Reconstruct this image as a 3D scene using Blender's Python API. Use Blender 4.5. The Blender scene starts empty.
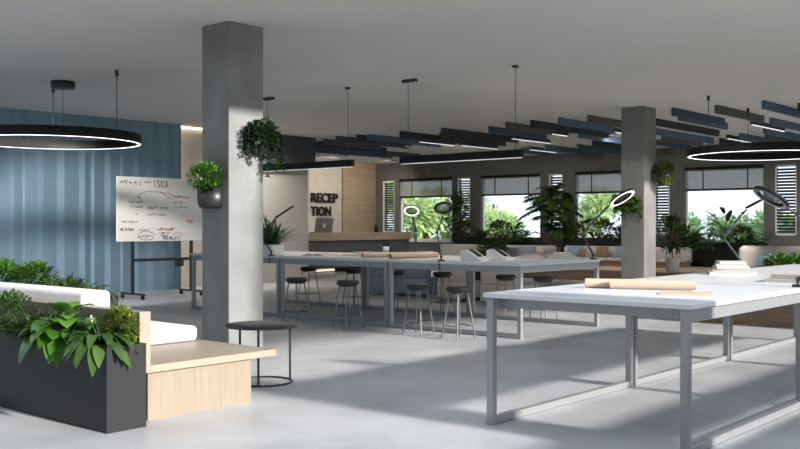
import bpy, bmesh, math, random
from mathutils import Vector, Matrix
C = bpy.context.scene.collection
PI = math.pi
R = random.Random(7)

# ------------------------------------------------------------------ materials
MATS = {}
def nodes_of(name):
    m = bpy.data.materials.new(name); m.use_nodes = True
    nt = m.node_tree
    return m, nt, nt.nodes['Principled BSDF']
def mat(name, col, rough=.5, metal=0., noise=0., scale=3., bump=0., emit=None, spec=None, stretch=None):
    m, nt, b = nodes_of(name)
    b.inputs['Base Color'].default_value = (*col, 1)
    b.inputs['Roughness'].default_value = rough
    b.inputs['Metallic'].default_value = metal
    if spec is not None: b.inputs['Specular IOR Level'].default_value = spec
    if emit:
        b.inputs['Emission Color'].default_value = (*emit[:3], 1)
        b.inputs['Emission Strength'].default_value = emit[3]
    if noise or bump:
        tc = nt.nodes.new('ShaderNodeTexCoord')
        src = tc.outputs['Object']
        if stretch:
            mp = nt.nodes.new('ShaderNodeMapping'); mp.inputs['Scale'].default_value = stretch
            nt.links.new(src, mp.inputs['Vector']); src = mp.outputs['Vector']
        n = nt.nodes.new('ShaderNodeTexNoise')
        n.inputs['Scale'].default_value = scale; n.inputs['Detail'].default_value = 6
        n.inputs['Roughness'].default_value = .6
        nt.links.new(src, n.inputs['Vector'])
        if noise:
            r = nt.nodes.new('ShaderNodeMapRange')
            r.inputs['From Min'].default_value = .3; r.inputs['From Max'].default_value = .7
            r.inputs['To Min'].default_value = 1 - noise; r.inputs['To Max'].default_value = 1 + noise
            nt.links.new(n.outputs['Fac'], r.inputs['Value'])
            mx = nt.nodes.new('ShaderNodeVectorMath'); mx.operation = 'SCALE'
            mx.inputs[0].default_value = col
            nt.links.new(r.outputs['Result'], mx.inputs['Scale'])
            nt.links.new(mx.outputs['Vector'], b.inputs['Base Color'])
        if bump:
            bp = nt.nodes.new('ShaderNodeBump'); bp.inputs['Strength'].default_value = bump
            bp.inputs['Distance'].default_value = .02
            nt.links.new(n.outputs['Fac'], bp.inputs['Height'])
            nt.links.new(bp.outputs['Normal'], b.inputs['Normal'])
    MATS[name] = m
    return m
def leaf_mat(name, dark, light, rough=.42, trans=.25):
    m, nt, b = nodes_of(name)
    g = nt.nodes.new('ShaderNodeNewGeometry')
    r = nt.nodes.new('ShaderNodeValToRGB')
    r.color_ramp.elements[0].color = (*dark, 1); r.color_ramp.elements[1].color = (*light, 1)
    nt.links.new(g.outputs['Random Per Island'], r.inputs['Fac'])
    nt.links.new(r.outputs['Color'], b.inputs['Base Color'])
    b.inputs['Roughness'].default_value = rough
    t = nt.nodes.new('ShaderNodeBsdfTranslucent'); nt.links.new(r.outputs['Color'], t.inputs['Color'])
    mx = nt.nodes.new('ShaderNodeMixShader'); mx.inputs['Fac'].default_value = trans
    nt.links.new(b.outputs['BSDF'], mx.inputs[1]); nt.links.new(t.outputs['BSDF'], mx.inputs[2])
    nt.links.new(mx.outputs['Shader'], nt.nodes['Material Output'].inputs['Surface'])
    MATS[name] = m; return m
def wood_mat(name, a, bcol, stretch, rough=.5):
    m, nt, b = nodes_of(name)
    tc = nt.nodes.new('ShaderNodeTexCoord'); mp = nt.nodes.new('ShaderNodeMapping')
    mp.inputs['Scale'].default_value = stretch
    n = nt.nodes.new('ShaderNodeTexNoise'); n.inputs['Scale'].default_value = 2.; n.inputs['Detail'].default_value = 8
    r = nt.nodes.new('ShaderNodeValToRGB')
    r.color_ramp.elements[0].position = .3; r.color_ramp.elements[1].position = .7
    r.color_ramp.elements[0].color = (*a, 1); r.color_ramp.elements[1].color = (*bcol, 1)
    nt.links.new(tc.outputs['Object'], mp.inputs['Vector']); nt.links.new(mp.outputs['Vector'], n.inputs['Vector'])
    nt.links.new(n.outputs['Fac'], r.inputs['Fac']); nt.links.new(r.outputs['Color'], b.inputs['Base Color'])
    b.inputs['Roughness'].default_value = rough
    MATS[name] = m; return m
def glass_mat(name, tint=(1, 1, 1), gloss=.06):
    m = bpy.data.materials.new(name); m.use_nodes = True; nt = m.node_tree; nt.nodes.clear()
    o = nt.nodes.new('ShaderNodeOutputMaterial'); t = nt.nodes.new('ShaderNodeBsdfTransparent')
    g = nt.nodes.new('ShaderNodeBsdfGlossy'); g.inputs['Roughness'].default_value = .02
    t.inputs['Color'].default_value = (*tint, 1)
    mx = nt.nodes.new('ShaderNodeMixShader'); mx.inputs['Fac'].default_value = gloss
    nt.links.new(t.outputs[0], mx.inputs[1]); nt.links.new(g.outputs[0], mx.inputs[2]); nt.links.new(mx.outputs[0], o.inputs['Surface'])
    MATS[name] = m; return m

mat('floor', (.395, .402, .425), .40, noise=.2, scale=1.1, bump=.03)
mat('ceiling', (.62, .605, .60), .9, noise=.02, scale=1)
mat('concrete', (.205, .202, .20), .75, noise=.2, scale=1.8, bump=.08)
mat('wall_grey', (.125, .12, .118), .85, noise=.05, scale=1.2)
mat('wall_dim', (.24, .235, .23), .85, noise=.03, scale=1.2)
mat('wall_plain', (.55, .53, .5), .85, noise=.03, scale=1.2)
mat('wall_beige', (.48, .45, .41), .85, noise=.06, scale=1.5)
mat('wall_concrete_warm', (.5, .46, .41), .8, noise=.1, scale=1.8)
mat('soffit', (.055, .058, .07), .8)
mat('blue_panel', (.17, .265, .345), .6, noise=.05, scale=2)
wood_mat('oak', (.235, .19, .14), (.275, .225, .17), (14, 14, .8), .45)
wood_mat('oak_flat', (.29, .235, .175), (.34, .28, .215), (14, 1.2, 14), .45)
wood_mat('wood_brown', (.20, .13, .085), (.30, .21, .14), (.9, .9, 14), .5)
wood_mat('wood_wall', (.27, .20, .135), (.36, .28, .2), (.8, .8, 16), .5)
wood_mat('wood_desk', (.34, .26, .17), (.44, .34, .23), (.8, 6, 12), .5)
mat('desk_dark', (.10, .095, .10), .6)
mat('anthracite', (.021, .022, .025), .42, spec=.3)
mat('black_metal', (.02, .02, .022), .4)
mat('black_plain', (.012, .012, .012), .6, spec=.2)
mat('dark_metal', (.07, .07, .075), .35, metal=.6)
mat('steel', (.36, .37, .40), .36, metal=.55)
mat('grey_metal', (.20, .205, .215), .35, metal=.7)
mat('table_white', (.66, .66, .69), .32)
mat('table_leg', (.36, .365, .375), .36, metal=.5)
mat('upholstery_white', (.70, .68, .68), .85, bump=.05, scale=40)
mat('upholstery_beige', (.40, .375, .345), .9, bump=.08, scale=60)
mat('upholstery_bluegrey', (.17, .21, .27), .9, bump=.08, scale=60)
mat('cushion_blue', (.20, .29, .36), .9, bump=.08, scale=60)
mat('cushion_dark', (.07, .08, .10), .9)
mat('cushion_brown', (.19, .14, .09), .9)
mat('stool_black', (.02, .02, .022), .55)
mat('white_plain', (.82, .81, .79), .5)
mat('white_pot', (.75, .73, .70), .5)
mat('stone_pot', (.55, .49, .46), .7)
mat('paper', (.52, .50, .46), .7)
mat('paper_grey', (.5, .5, .48), .7)
mat('paper_dark', (.06, .06, .07), .6)
mat('paper_pink', (.46, .36, .34), .7)
mat('kraft', (.50, .38, .28), .6, noise=.05, scale=6)
mat('board_white', (.80, .77, .73), .35)
mat('ink_black', (.06, .055, .06), .7)
mat('ink_red', (.55, .10, .08), .7)
mat('ink_blue', (.08, .10, .26), .7)
mat('ink_green', (.07, .22, .18), .7)
mat('laptop', (.20, .19, .18), .5, metal=.3)
mat('soil', (.03, .022, .016), .95, bump=.3, scale=40)
mat('bark', (.09, .06, .04), .9)
mat('baffle_blue', (.085, .13, .22), .85)
mat('baffle_slate', (.055, .072, .125), .85)
mat('baffle_teal', (.055, .088, .14), .85)
mat('baffle_charcoal', (.035, .036, .042), .85)
mat('baffle_grey', (.10, .092, .088), .85)
mat('baffle_navy', (.022, .03, .095), .7)
mat('window_frame', (.06, .06, .065), .5)
mat('window_white', (.72, .71, .70), .5)
mat('slat', (.045, .045, .05), .6)
mat('led_white', (1, 1, 1), .5, emit=(.97, .97, 1, .62))
mat('led_ring', (1, 1, 1), .5, emit=(1, .98, .95, 2.2))
mat('led_lamp', (1, 1, 1), .5, emit=(1, .98, .96, .8))
mat('led_soft', (1, 1, 1), .5, emit=(1, .97, .93, .34))
mat('led_warm', (1, .9, .8), .5, emit=(1, .78, .55, 5))
mat('led_plinth', (1, .9, .8), .5, emit=(1, .82, .66, .75))
mat('lamp_lens', (.32, .33, .34), .15)
mat('grass', (.10, .16, .05), .9, noise=.3, scale=.6)
leaf_mat('leaf_mid', (.025, .065, .012), (.075, .14, .028))
leaf_mat('leaf_bright', (.045, .13, .014), (.11, .25, .03), .3)
leaf_mat('leaf_lime', (.08, .13, .014), (.21, .25, .04), .45)
leaf_mat('leaf_dark', (.02, .05, .016), (.055, .105, .03))
leaf_mat('leaf_olive', (.06, .085, .02), (.15, .17, .05))
leaf_mat('leaf_ivy', (.010, .026, .008), (.03, .062, .016))
leaf_mat('leaf_grass', (.04, .085, .03), (.10, .16, .055))
leaf_mat('leaf_tree', (.40, .52, .22), (.66, .76, .45), .7, .5)
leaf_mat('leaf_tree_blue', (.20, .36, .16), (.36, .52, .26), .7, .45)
mat('petal', (.85, .85, .62), .5)
glass_mat('glass', (.97, .99, 1), .05)
glass_mat('lens_glass', (.62, .64, .66), .10)
# roller blind: woven screen, lets part of the daylight through
m = bpy.data.materials.new('blind_screen'); m.use_nodes = True; nt = m.node_tree
b = nt.nodes['Principled BSDF']; b.inputs['Base Color'].default_value = (.30, .30, .31, 1); b.inputs['Roughness'].default_value = .9
tc = nt.nodes.new('ShaderNodeTexCoord'); wv = nt.nodes.new('ShaderNodeTexWave'); wv.wave_type = 'BANDS'; wv.bands_direction = 'Z'
wv.inputs['Scale'].default_value = 6.; nt.links.new(tc.outputs['Object'], wv.inputs['Vector'])
tr = nt.nodes.new('ShaderNodeBsdfTransparent'); mx = nt.nodes.new('ShaderNodeMixShader')
mr = nt.nodes.new('ShaderNodeMapRange'); mr.inputs['To Min'].default_value = .16; mr.inputs['To Max'].default_value = .42
nt.links.new(wv.outputs['Fac'], mr.inputs['Value']); nt.links.new(mr.outputs['Result'], mx.inputs['Fac'])
nt.links.new(b.outputs['BSDF'], mx.inputs[1]); nt.links.new(tr.outputs[0], mx.inputs[2])
nt.links.new(mx.outputs[0], nt.nodes['Material Output'].inputs['Surface']); MATS['blind_screen'] = m

# ------------------------------------------------------------------ mesh helpers
class MB:
    def __init__(s): s.v = []; s.f = []; s.smooth = []
    def add(s, vs, fs, smooth=False):
        o = len(s.v); s.v += [tuple(x) for x in vs]
        s.f += [tuple(i + o for i in q) for q in fs]; s.smooth += [smooth] * len(fs)
        return s
    def box(s, x0, x1, y0, y1, z0, z1, bev=0., M=None):
        x0, x1 = min(x0, x1), max(x0, x1); y0, y1 = min(y0, y1), max(y0, y1); z0, z1 = min(z0, z1), max(z0, z1)
        if bev <= 0:
            v = [Vector((x, y, z)) for z in (z0, z1) for y in (y0, y1) for x in (x0, x1)]
            f = [(0, 2, 3, 1), (4, 5, 7, 6), (0, 1, 5, 4), (2, 6, 7, 3), (0, 4, 6, 2), (1, 3, 7, 5)]
            sm = False
        else:
            bm = bmesh.new(); bmesh.ops.create_cube(bm, size=1)
            for q in bm.verts:
                q.co = Vector(((x0 + x1) / 2 + q.co.x * (x1 - x0), (y0 + y1) / 2 + q.co.y * (y1 - y0), (z0 + z1) / 2 + q.co.z * (z1 - z0)))
            seg = 1 if bev < .012 else 4
            bmesh.ops.bevel(bm, geom=bm.edges[:], offset=bev, segments=seg, affect='EDGES', profile=.5)
            bm.verts.index_update()
            v = [q.co.copy() for q in bm.verts]; f = [tuple(q.index for q in fc.verts) for fc in bm.faces]; bm.free()
            sm = seg > 1
        if M: v = [M @ q for q in v]
        return s.add(v, f, sm)
    def rod(s, p0, p1, r0, r1=None, n=12, cap=True):
        r1 = r0 if r1 is None else r1
        p0, p1 = Vector(p0), Vector(p1); d = (p1 - p0).normalized()
        a = d.orthogonal().normalized(); b = d.cross(a)
        v = []
        for p, r in ((p0, r0), (p1, r1)):
            for k in range(n):
                t = 2 * PI * k / n; v.append(p + a * math.cos(t) * r + b * math.sin(t) * r)
        f = [(k, (k + 1) % n, n + (k + 1) % n, n + k) for k in range(n)]
        s.add(v, f, True)
        if cap: s.add(v, [tuple(range(n))[::-1], tuple(range(n, 2 * n))], False)
        return s
    def tube(s, pts, r, n=8):
        pts = [Vector(p) for p in pts]; v = []; a = None
        for i, p in enumerate(pts):
            d = (pts[min(i + 1, len(pts) - 1)] - pts[max(i - 1, 0)]).normalized()
            a = d.orthogonal().normalized() if a is None else (a - d * a.dot(d)).normalized()
            b = d.cross(a)
            rr = r[i] if isinstance(r, (list, tuple)) else r
            for k in range(n):
                t = 2 * PI * k / n; v.append(p + (a * math.cos(t) + b * math.sin(t)) * rr)
        m_ = len(pts); f = []
        for i in range(m_ - 1):
            for k in range(n):
                f.append((i * n + k, i * n + (k + 1) % n, (i + 1) * n + (k + 1) % n, (i + 1) * n + k))
        f += [tuple(range(n))[::-1], tuple(range((m_ - 1) * n, m_ * n))]
        return s.add(v, f, True)
    def lathe(s, c, prof, n=32, a0=0, a1=2 * PI):
        full = abs(a1 - a0 - 2 * PI) < 1e-6; cols = n if full else n + 1; v = []
        for r, z in prof:
            for k in range(cols):
                t = a0 + (a1 - a0) * k / n; v.append((c[0] + r * math.cos(t), c[1] + r * math.sin(t), c[2] + z))
        f = []
        for i in range(len(prof) - 1):
            for k in range(n):
                k2 = (k + 1) % cols
                f.append((i * cols + k, i * cols + k2, (i + 1) * cols + k2, (i + 1) * cols + k))
        return s.add(v, f, True)
    def ring(s, c, ro, ri, z0, z1, n=96):
        return s.lathe(c, [(ri, z0), (ro, z0), (ro, z1), (ri, z1), (ri, z0)], n)
    def leaf(s, base, d, up, L, W, droop=.3, n=4, fold=.25, tip=1.):
        base = Vector(base); d = Vector(d).normalized(); up = Vector(up)
        side = d.cross(up)
        side = side.normalized() if side.length > 1e-4 else d.orthogonal().normalized()
        nrm = side.cross(d).normalized(); v = []
        for i in range(n + 1):
            t = i / n
            p = base + d * L * t * (1 - .25 * abs(droop) * t) - Vector((0, 0, 1)) * droop * L * t * t
            w = W * .5 * max(0, math.sin(PI * min(1, (t * .94 + .06)) ** tip)) ** (.75 if tip < 1 else 1) if t < 1 else .0
            v += [p - side * w + nrm * w * fold, p, p + side * w + nrm * w * fold]
        f = []
        for i in range(n):
            o = 3 * i
            f += [(o, o + 1, o + 4, o + 3), (o + 1, o + 2, o + 5, o + 4)]
        return s.add(v, f, True)
    def build(s, name, m, parent=None, loc=None):
        me = bpy.data.meshes.new(name)
        off = Vector(loc) if loc is not None else (parent_world(parent) if parent else Vector((0, 0, 0)))
        me.from_pydata([tuple(Vector(q) - off) for q in s.v], [], s.f)
        me.polygons.foreach_set('use_smooth', s.smooth)
        me.materials.append(MATS[m]); me.update()
        o = bpy.data.objects.new(name, me); C.objects.link(o)
        if parent: o.parent = parent
        elif loc is not None: o.location = loc
        return o
def parent_world(p):
    v = Vector((0, 0, 0))
    while p: v += p.location; p = p.parent
    return v
def thing(name, label, cat, loc=(0, 0, 0), group=None):
    o = bpy.data.objects.new(name, None); C.objects.link(o); o.empty_display_size = .1
    o.location = loc; o['label'] = label; o['category'] = cat
    if group: o['group'] = group
    return o
def tag(o, label, cat, group=None):
    o['label'] = label; o['category'] = cat
    if group: o['group'] = group
    return o
def struct(name, mb, m, parent=None):
    o = mb.build(name, m, parent)
    if not parent: o['kind'] = 'structure'
    return o
def dup(root, loc, label, group=None, rotz=None):
    r = root.copy(); C.objects.link(r); r.location = loc; r['label'] = label
    if group: r['group'] = group
    if rotz is not None: r.rotation_euler = (0, 0, rotz)
    for ch in [q for q in bpy.data.objects if q.parent == root]:
        c = ch.copy(); C.objects.link(c); c.parent = r
        for g in [q for q in bpy.data.objects if q.parent == ch]:
            d = g.copy(); C.objects.link(d); d.parent = c
    return r

# ------------------------------------------------------------------ the room
CEIL = 3.70
struct('floor', MB().box(-3.2, 26.75, -2.2, 24.3, -.2, 0), 'floor')
mb = MB(); mb.box(-3.2, 7.4, 5.8, 9.2, CEIL, CEIL + .18); mb.box(-3.2, -2.2, 9.2, 18.4, CEIL, CEIL + .18); mb.box(4.0, 7.4, 9.2, 18.4, CEIL, CEIL + .18); mb.box(-2.2, 4.0, 17.0, 18.4, CEIL, CEIL + .18); mb.box(7.4, 26.75, .7, 24.3, CEIL, CEIL + .18); mb.box(-3.2, 3.0, -2.2, 5.8, CEIL, CEIL + .18)
struct('ceiling', mb, 'ceiling')
# unseen roof openings added to let in sun and sky light, glazed over
mb = MB(); mb.box(3.0, 7.4, -2.2, 5.8, CEIL + .14, CEIL + .15)
mb.box(-2.2, 4.0, 9.2, 17.0, CEIL + .14, CEIL + .15)
sk = struct('window_9', mb, 'glass')
# rear wall (behind the viewpoint), right facade
struct('wall_rear', MB().box(-3.2, -3, -2.2, 18.4, 0, CEIL), 'wall_plain')
mb = MB()
mb.box(3.62, 26.5, .7, .9, 0, .62); mb.box(3.62, 26.5, .7, .9, .79, .98); mb.box(3.62, 6.1, .7, .9, .62, .79); mb.box(12.3, 26.5, .7, .9, .62, .79); mb.box(7.4, 26.5, .7, .9, 3.1, CEIL)  # strip opening put into the unseen low wall so sun reaches the near rail
mb.box(-3.2, 3.6, -2.2, -2, 0, .9); mb.box(3.45, 3.6, -2.2, .9, 0, .9)
mb.box(5.62, 6.10, .7, .9, .98, CEIL)
struct('wall_right', mb, 'wall_dim')
# blue pleated wall on the left
mb = MB(); x = -3.; prof = [(x, 17.8)]; rr = random.Random(3)
while x < 13.05:
    w = rr.choice((.22, .30, .38, .46))
    a, b_ = min(x + w * rr.uniform(.6, .85), 13.05), min(x + w, 13.1)
    prof += [(a, 17.8 + rr.choice((.015, .03, .05))), (b_, 17.8)]; x = b_
prof = [(p, q) for p, q in prof if p <= 13.1]
v = []; f = []
for z in (0, CEIL):
    for p, q in prof: v.append((p, q, z))
n = len(prof)
f = [(i, i + 1, n + i + 1, n + i) for i in range(n - 1)]
mb.add(v, f); mb.box(-3, 13.1, 17.88, 18.1, 0, CEIL)
struct('wall_left', mb, 'blue_panel')
mb = MB().box(13.1, 17.4, 18.16, 18.36, 0, CEIL); mb.box(12.9, 13.1, 18.1, 18.36, 0, CEIL)
struct('wall_niche', mb, 'wall_beige')
struct('wall_soffit', MB().box(14.6, 17.4, 17.9, 18.16, 2.95, CEIL), 'soffit')
mb = MB(); mb.box(13.1, 13.12, 17.97, 18.05, .05, CEIL - .02)
led = mb.build('cove_light', 'led_warm', None)
tag(led, 'upright strip of warm cove light at the right end of the blue pleated wall', 'light strip')
led = MB().box(13.16, 14.55, 18.10, 18.155, CEIL - .025, CEIL - .002).build('cove_light', 'led_warm')
tag(led, 'level strip of warm cove light under the ceiling beside the blue wall', 'light strip')
struct('wall_reception', MB().box(13, 26.75, 24.1, 24.3, 0, CEIL), 'wall_concrete_warm')
struct('wall_inner', MB().box(12.9, 13.0, 18.36, 24.3, 0, .4).box(12.9, 13.0, 18.36, 24.3, 3.4, CEIL).box(12.9, 13.0, 18.36, 18.6, .4, 3.4).box(12.9, 13.0, 24.0, 24.3, .4, 3.4), 'wall_plain')
struct('window_8', MB().box(12.94, 12.95, 18.6, 24.0, .4, 3.4), 'glass')  # unseen glazed opening, added to brighten the reception area from the side
mb = MB()
for k in range(9):
    mb.box(24.75, 26.5, 24.04, 24.1, .003 + k * .41, .003 + k * .41 + .405)
struct('trim_1', mb, 'wood_wall')
# window wall with its openings
WX0, WX1 = 26.5, 26.75
WIN = [(20.45, 22.89), (16.84, 19.22), (13.16, 15.55), (9.62, 11.92)]
LOU = [(23.12, 23.70), (19.66, 20.22), (16.0, 16.52), (12.38, 12.86), (8.74, 9.32)]
ops = sorted([(a, b_, .86, 3.08) for a, b_ in WIN] + [(a, b_, 1.15, 3.07) for a, b_ in LOU])
mb = MB(); y = .7
for a, b_, z0, z1 in ops:
    mb.box(WX0, WX1, y, a, 0, CEIL); mb.box(WX0, WX1, a, b_, 0, z0); mb.box(WX0, WX1, a, b_, z1, CEIL); y = b_
mb.box(WX0, WX1, y, 24.3, 0, CEIL)
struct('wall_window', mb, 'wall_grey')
names = ['beside the reception desk', 'behind the long beige sofa', 'left of the far concrete column', 'right of the far concrete column']
for i, (a, b_) in enumerate(WIN):
    mb = MB(); x0, x1 = 26.60, 26.66
    mb.box(x0, x1, a, a + .05, .86, 3.08); mb.box(x0, x1, b_ - .05, b_, .86, 3.08)
    mb.box(x0, x1, a, b_, .86, .93); mb.box(x0, x1, a, b_, 3.0, 3.08)
    w = struct('window_%d' % (i + 1), mb, 'window_white')
    MB().box(26.625, 26.632, a + .05, b_ - .05, .93, 3.0).build('window_pane', 'glass', w)
    mb = MB().box(26.40, 26.62, a - .02, b_ + .02, .825, .86); mb.build('window_sill', 'window_white', w)
    t = thing('roller_blind', 'grey screen roller blind half lowered in the window ' + names[i], 'blind', (26.53, (a + b_) / 2, 2.45), 'screen blinds on the windows')
    MB().box(26.535, 26.541, a + .02, b_ - .02, 2.47, 3.04).build('screen', 'blind_screen', t)
    MB().box(26.50, 26.58, a, b_, 3.02, 3.11).build('cassette', 'black_plain', t)
    MB().box(26.522, 26.552, a + .01, b_ - .01, 2.415, 2.475).build('bottom_bar', 'black_plain', t)
    for q in (a + (b_ - a) * .20, a + (b_ - a) * .76):
        MB().box(26.53, 26.546, q - .018, q + .018, 2.47, 3.04).build('guide_strap', 'black_plain', t)
names = ['at the left end of the window wall', 'between the window by reception and the next one', 'behind the top of the tall palm', 'right of the far column behind the hanging plant', 'right of the window with the treeline view']
for i, (a, b_) in enumerate(LOU):
    t = thing('louvre_shutter', 'narrow louvred shutter ' + names[i], 'shutter', (26.6, (a + b_) / 2, 1.15), 'narrow louvred shutters')
    mb = MB()
    mb.box(26.52, 26.62, a, a + .035, 1.15, 3.07); mb.box(26.52, 26.62, b_ - .035, b_, 1.15, 3.07)
    mb.box(26.52, 26.62, a, b_, 1.15, 1.2); mb.box(26.52, 26.62, a, b_, 3.02, 3.07)
    mb.build('frame', 'window_white', t)
    mb = MB(); k = 0; z = 1.25
    while z < 3.0:
        M = Matrix.Translation((26.57, 0, z)) @ Matrix.Rotation(math.radians(50), 4, 'Y')
        mb.box(-.038, .038, a + .035, b_ - .035, -.004, .004, M=M); z += .085
    mb.build('slats', 'slat', t)
# columns
mb = MB().box(6.77, 7.27, 8.33, 8.81, 0, CEIL, .006); o = struct('column', mb, 'concrete')
mb = MB().box(16.78, 17.28, 8.35, 8.83, 0, CEIL, .006); o = struct('column', mb, 'concrete')
for i, (a, b_) in enumerate([(.9, 6.0)]): pass
struct('ground', MB().box(-60, 120, -60, 90, -.6, -.4), 'grass')

# ------------------------------------------------------------------ tables
def table_x(x0, x1, y0, y1, label):        # frames along X
    t = thing('work_table', label, 'table', (x0, y0, 0), 'white work tables')
    H0, H1 = .92, .955
    MB().box(x0, x1 - .008, y0, y1, H0, H1, .004).build('tabletop', 'table_white', t)
    xa, xb, w = x0 + .01, x1 - .012, .055
    for ya in (y0 + .025, y1 - .025 - w):
        for xx in (xa, xb - w):
            MB().box(xx, xx + w, ya, ya + w, .0, H0, .003).build('leg', 'table_leg', t)
        MB().box(xa + w, xb - w, ya, ya + w, .004, .058, .003).build('floor_rail', 'table_leg', t)
        MB().box(xa + w, xb - w, ya, ya + w, H0 - .085, H0, .003).build('top_rail', 'table_leg', t)
    for xx in (xa, xb - w):
        MB().box(xx + (.12 if xx == xa else -.12), xx + w + (.12 if xx == xa else -.12), y0 + .025 + w, y1 - .025 - w, H0 - .075, H0).build('cross_rail', 'table_leg', t)
    return t
def table_y(x0, x1, y0, y1, label):        # frames along Y
    t = thing('work_table', label, 'table', (x0, y0, 0), 'white work tables')
    H0, H1 = .92, .955
    MB().box(x0, x1, y0, y1 - .008, H0, H1, .004).build('tabletop', 'table_white', t)
    ya, yb, w = y0 + .01, y1 - .018, .055
    for xa in (x0 + .02, x1 - .02 - w):
        for yy in (ya, yb - w):
            MB().box(xa, xa + w, yy, yy + w, 0, H0, .003).build('leg', 'table_leg', t)
        MB().box(xa, xa + w, ya + w, yb - w, .004, .058, .003).build('floor_rail', 'table_leg', t)
        MB().box(xa, xa + w, ya + w, yb - w, H0 - .085, H0, .003).build('top_rail', 'table_leg', t)
    for yy in (ya, yb - w):
        MB().box(x0 + .02 + w, x1 - .02 - w, yy + .006, yy + w - .006, H0 - .085, H0 - .002).build('cross_rail', 'table_leg', t)
    return t
FX = [5.66, 7.86, 10.06, 12.26]; FY0, FY1 = 2.50, 4.085
lab = ['long white work table in the foreground at right with tubes on it', 'white work table carrying the paper stack, second of the near row', 'white work table at the far end of the near row before the wooden bench']
for i in range(3): table_x(FX[i], FX[i + 1], FY0, FY1, lab[i])
BY = [6.72, 8.98, 11.24, 13.5]; BX0, BX1 = 10.12, 12.16
lab = ['white work table at the right end of the back row, one sunlit leg', 'white work table in the middle of the back row behind the near stools', 'white work table at the left end of the back row behind the near column']
for i in range(3): table_y(BX0, BX1, BY[i], BY[i + 1], lab[i])

# ------------------------------------------------------------------ stools
def make_stool():
    t = thing('bar_stool', '', 'stool', (0, 0, 0), 'round bar stools at the back tables')
    MB().lathe((0, 0, 0), [(0, .598), (.135, .598), (.155, .608), (.158, .63), (.155, .655), (.14, .668), (0, .672)], 28).build('seat', 'stool_black', t)
    MB().lathe((0, 0, 0), [(0, .580), (.125, .580), (.125, .598), (0, .598)], 24).build('seat_plate', 'dark_metal', t)
    for k in range(4):
        a = PI / 4 + k * PI / 2; c, s_ = math.cos(a), math.sin(a)
        MB().rod((c * .115, s_ * .115, .585), (c * .215, s_ * .215, 0), .0115, .0095, 10).build('leg', 'grey_metal', t)
    mb = MB(); r = .187
    for k in range(4):
        a, b_ = PI / 4 + k * PI / 2, PI / 4 + (k + 1) * PI / 2
        mb.rod((math.cos(a) * r, math.sin(a) * r, .17 + .0), (math.cos(b_) * r, math.sin(b_) * r, .17), .008, n=8)
    mb.build('footrest', 'grey_metal', t)
    return t
st = make_stool()
front = [(9.72, 10.4), (9.70, 9.33), (9.72, 8.06), (9.66, 7.35)]
back = [(12.32, 12.85), (12.3, 11.68), (12.42, 10.8), (12.36, 9.74), (12.36, 8.48), (12.4, 7.82)]
fl = ['black round bar stool nearest the concrete column in the near stool row', 'black round bar stool second from the column in the near stool row', 'black round bar stool under the ring lamp in the near row, left of the pair', 'black round bar stool at the right end of the near stool row']
bl = ['black bar stool on the far side of the back tables, nearest the column', 'black bar stool on the far side, second from the near column', 'black bar stool on the far side, third from the near column', 'black bar stool on the far side seen just right of a table leg pair', 'black bar stool on the far side before a pale lounge chair', 'black bar stool at the far right end of the back tables']
first = True
for (x, y), l in zip(front + back, fl + bl):
    g = 'round bar stools at the back tables'; rz = R.uniform(-.25, .25)
    if first:
        st.location = (x, y, 0); st['label'] = l; first = False
    else: dup(st, (x, y, 0), l, g, rz)

# ------------------------------------------------------------------ lamps over the tables
def ring_pendant(cx, cy, z, Ro, label, anchors, can):
    t = thing('ring_pendant', label, 'pendant lamp', (cx, cy, z), 'round ring pendants')
    mb = MB().ring((cx, cy, z), Ro, Ro - .075, .012, .15, 128); mb.build('ring_body', 'black_plain', t)
    MB().ring((cx, cy, z), Ro - .016, Ro - .046, .006, .0135, 128).build('light_strip', 'led_ring', t)
    ax, ay = can
    MB().lathe((ax, ay, 0), [(0, CEIL - .115), (.17, CEIL - .115), (.185, CEIL - .10), (.185, CEIL), (0, CEIL)], 32).build('canopy', 'black_metal', t)
    for k, ang in enumerate(anchors):
        px, py = cx + (Ro - .04) * math.cos(ang), cy + (Ro - .04) * math.sin(ang)
        w = MB().rod((px, py, z + .14), (px, py, CEIL - .06), .006, n=6).build('cable', 'black_metal', t)
        MB().rod((px, py, CEIL - .09), (px, py, CEIL), .026, n=12).build('cable_anchor', 'black_metal', w)
    d = Vector((ax - cx, ay - cy)); e = d.normalized() * (Ro - .04)
    MB().tube([(ax, ay, CEIL - .11), (ax, ay, z + .16), (cx + e.x, cy + e.y, z + .13)], .004, 6).build('power_cable', 'black_metal', t)
D = math.radians
ring_pendant(7.54, 13.46, 2.68, 1.31, 'black ring pendant with white light strip hanging before the blue wall', [D(-75), D(165), D(60)], (7.95, 13.86))
ring_pendant(17.33, 6.30, 2.68, 1.32, 'black ring pendant hanging over the right side near the far column', [D(155.6), D(32.4), D(-84)], (17.9, 5.5))
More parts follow.
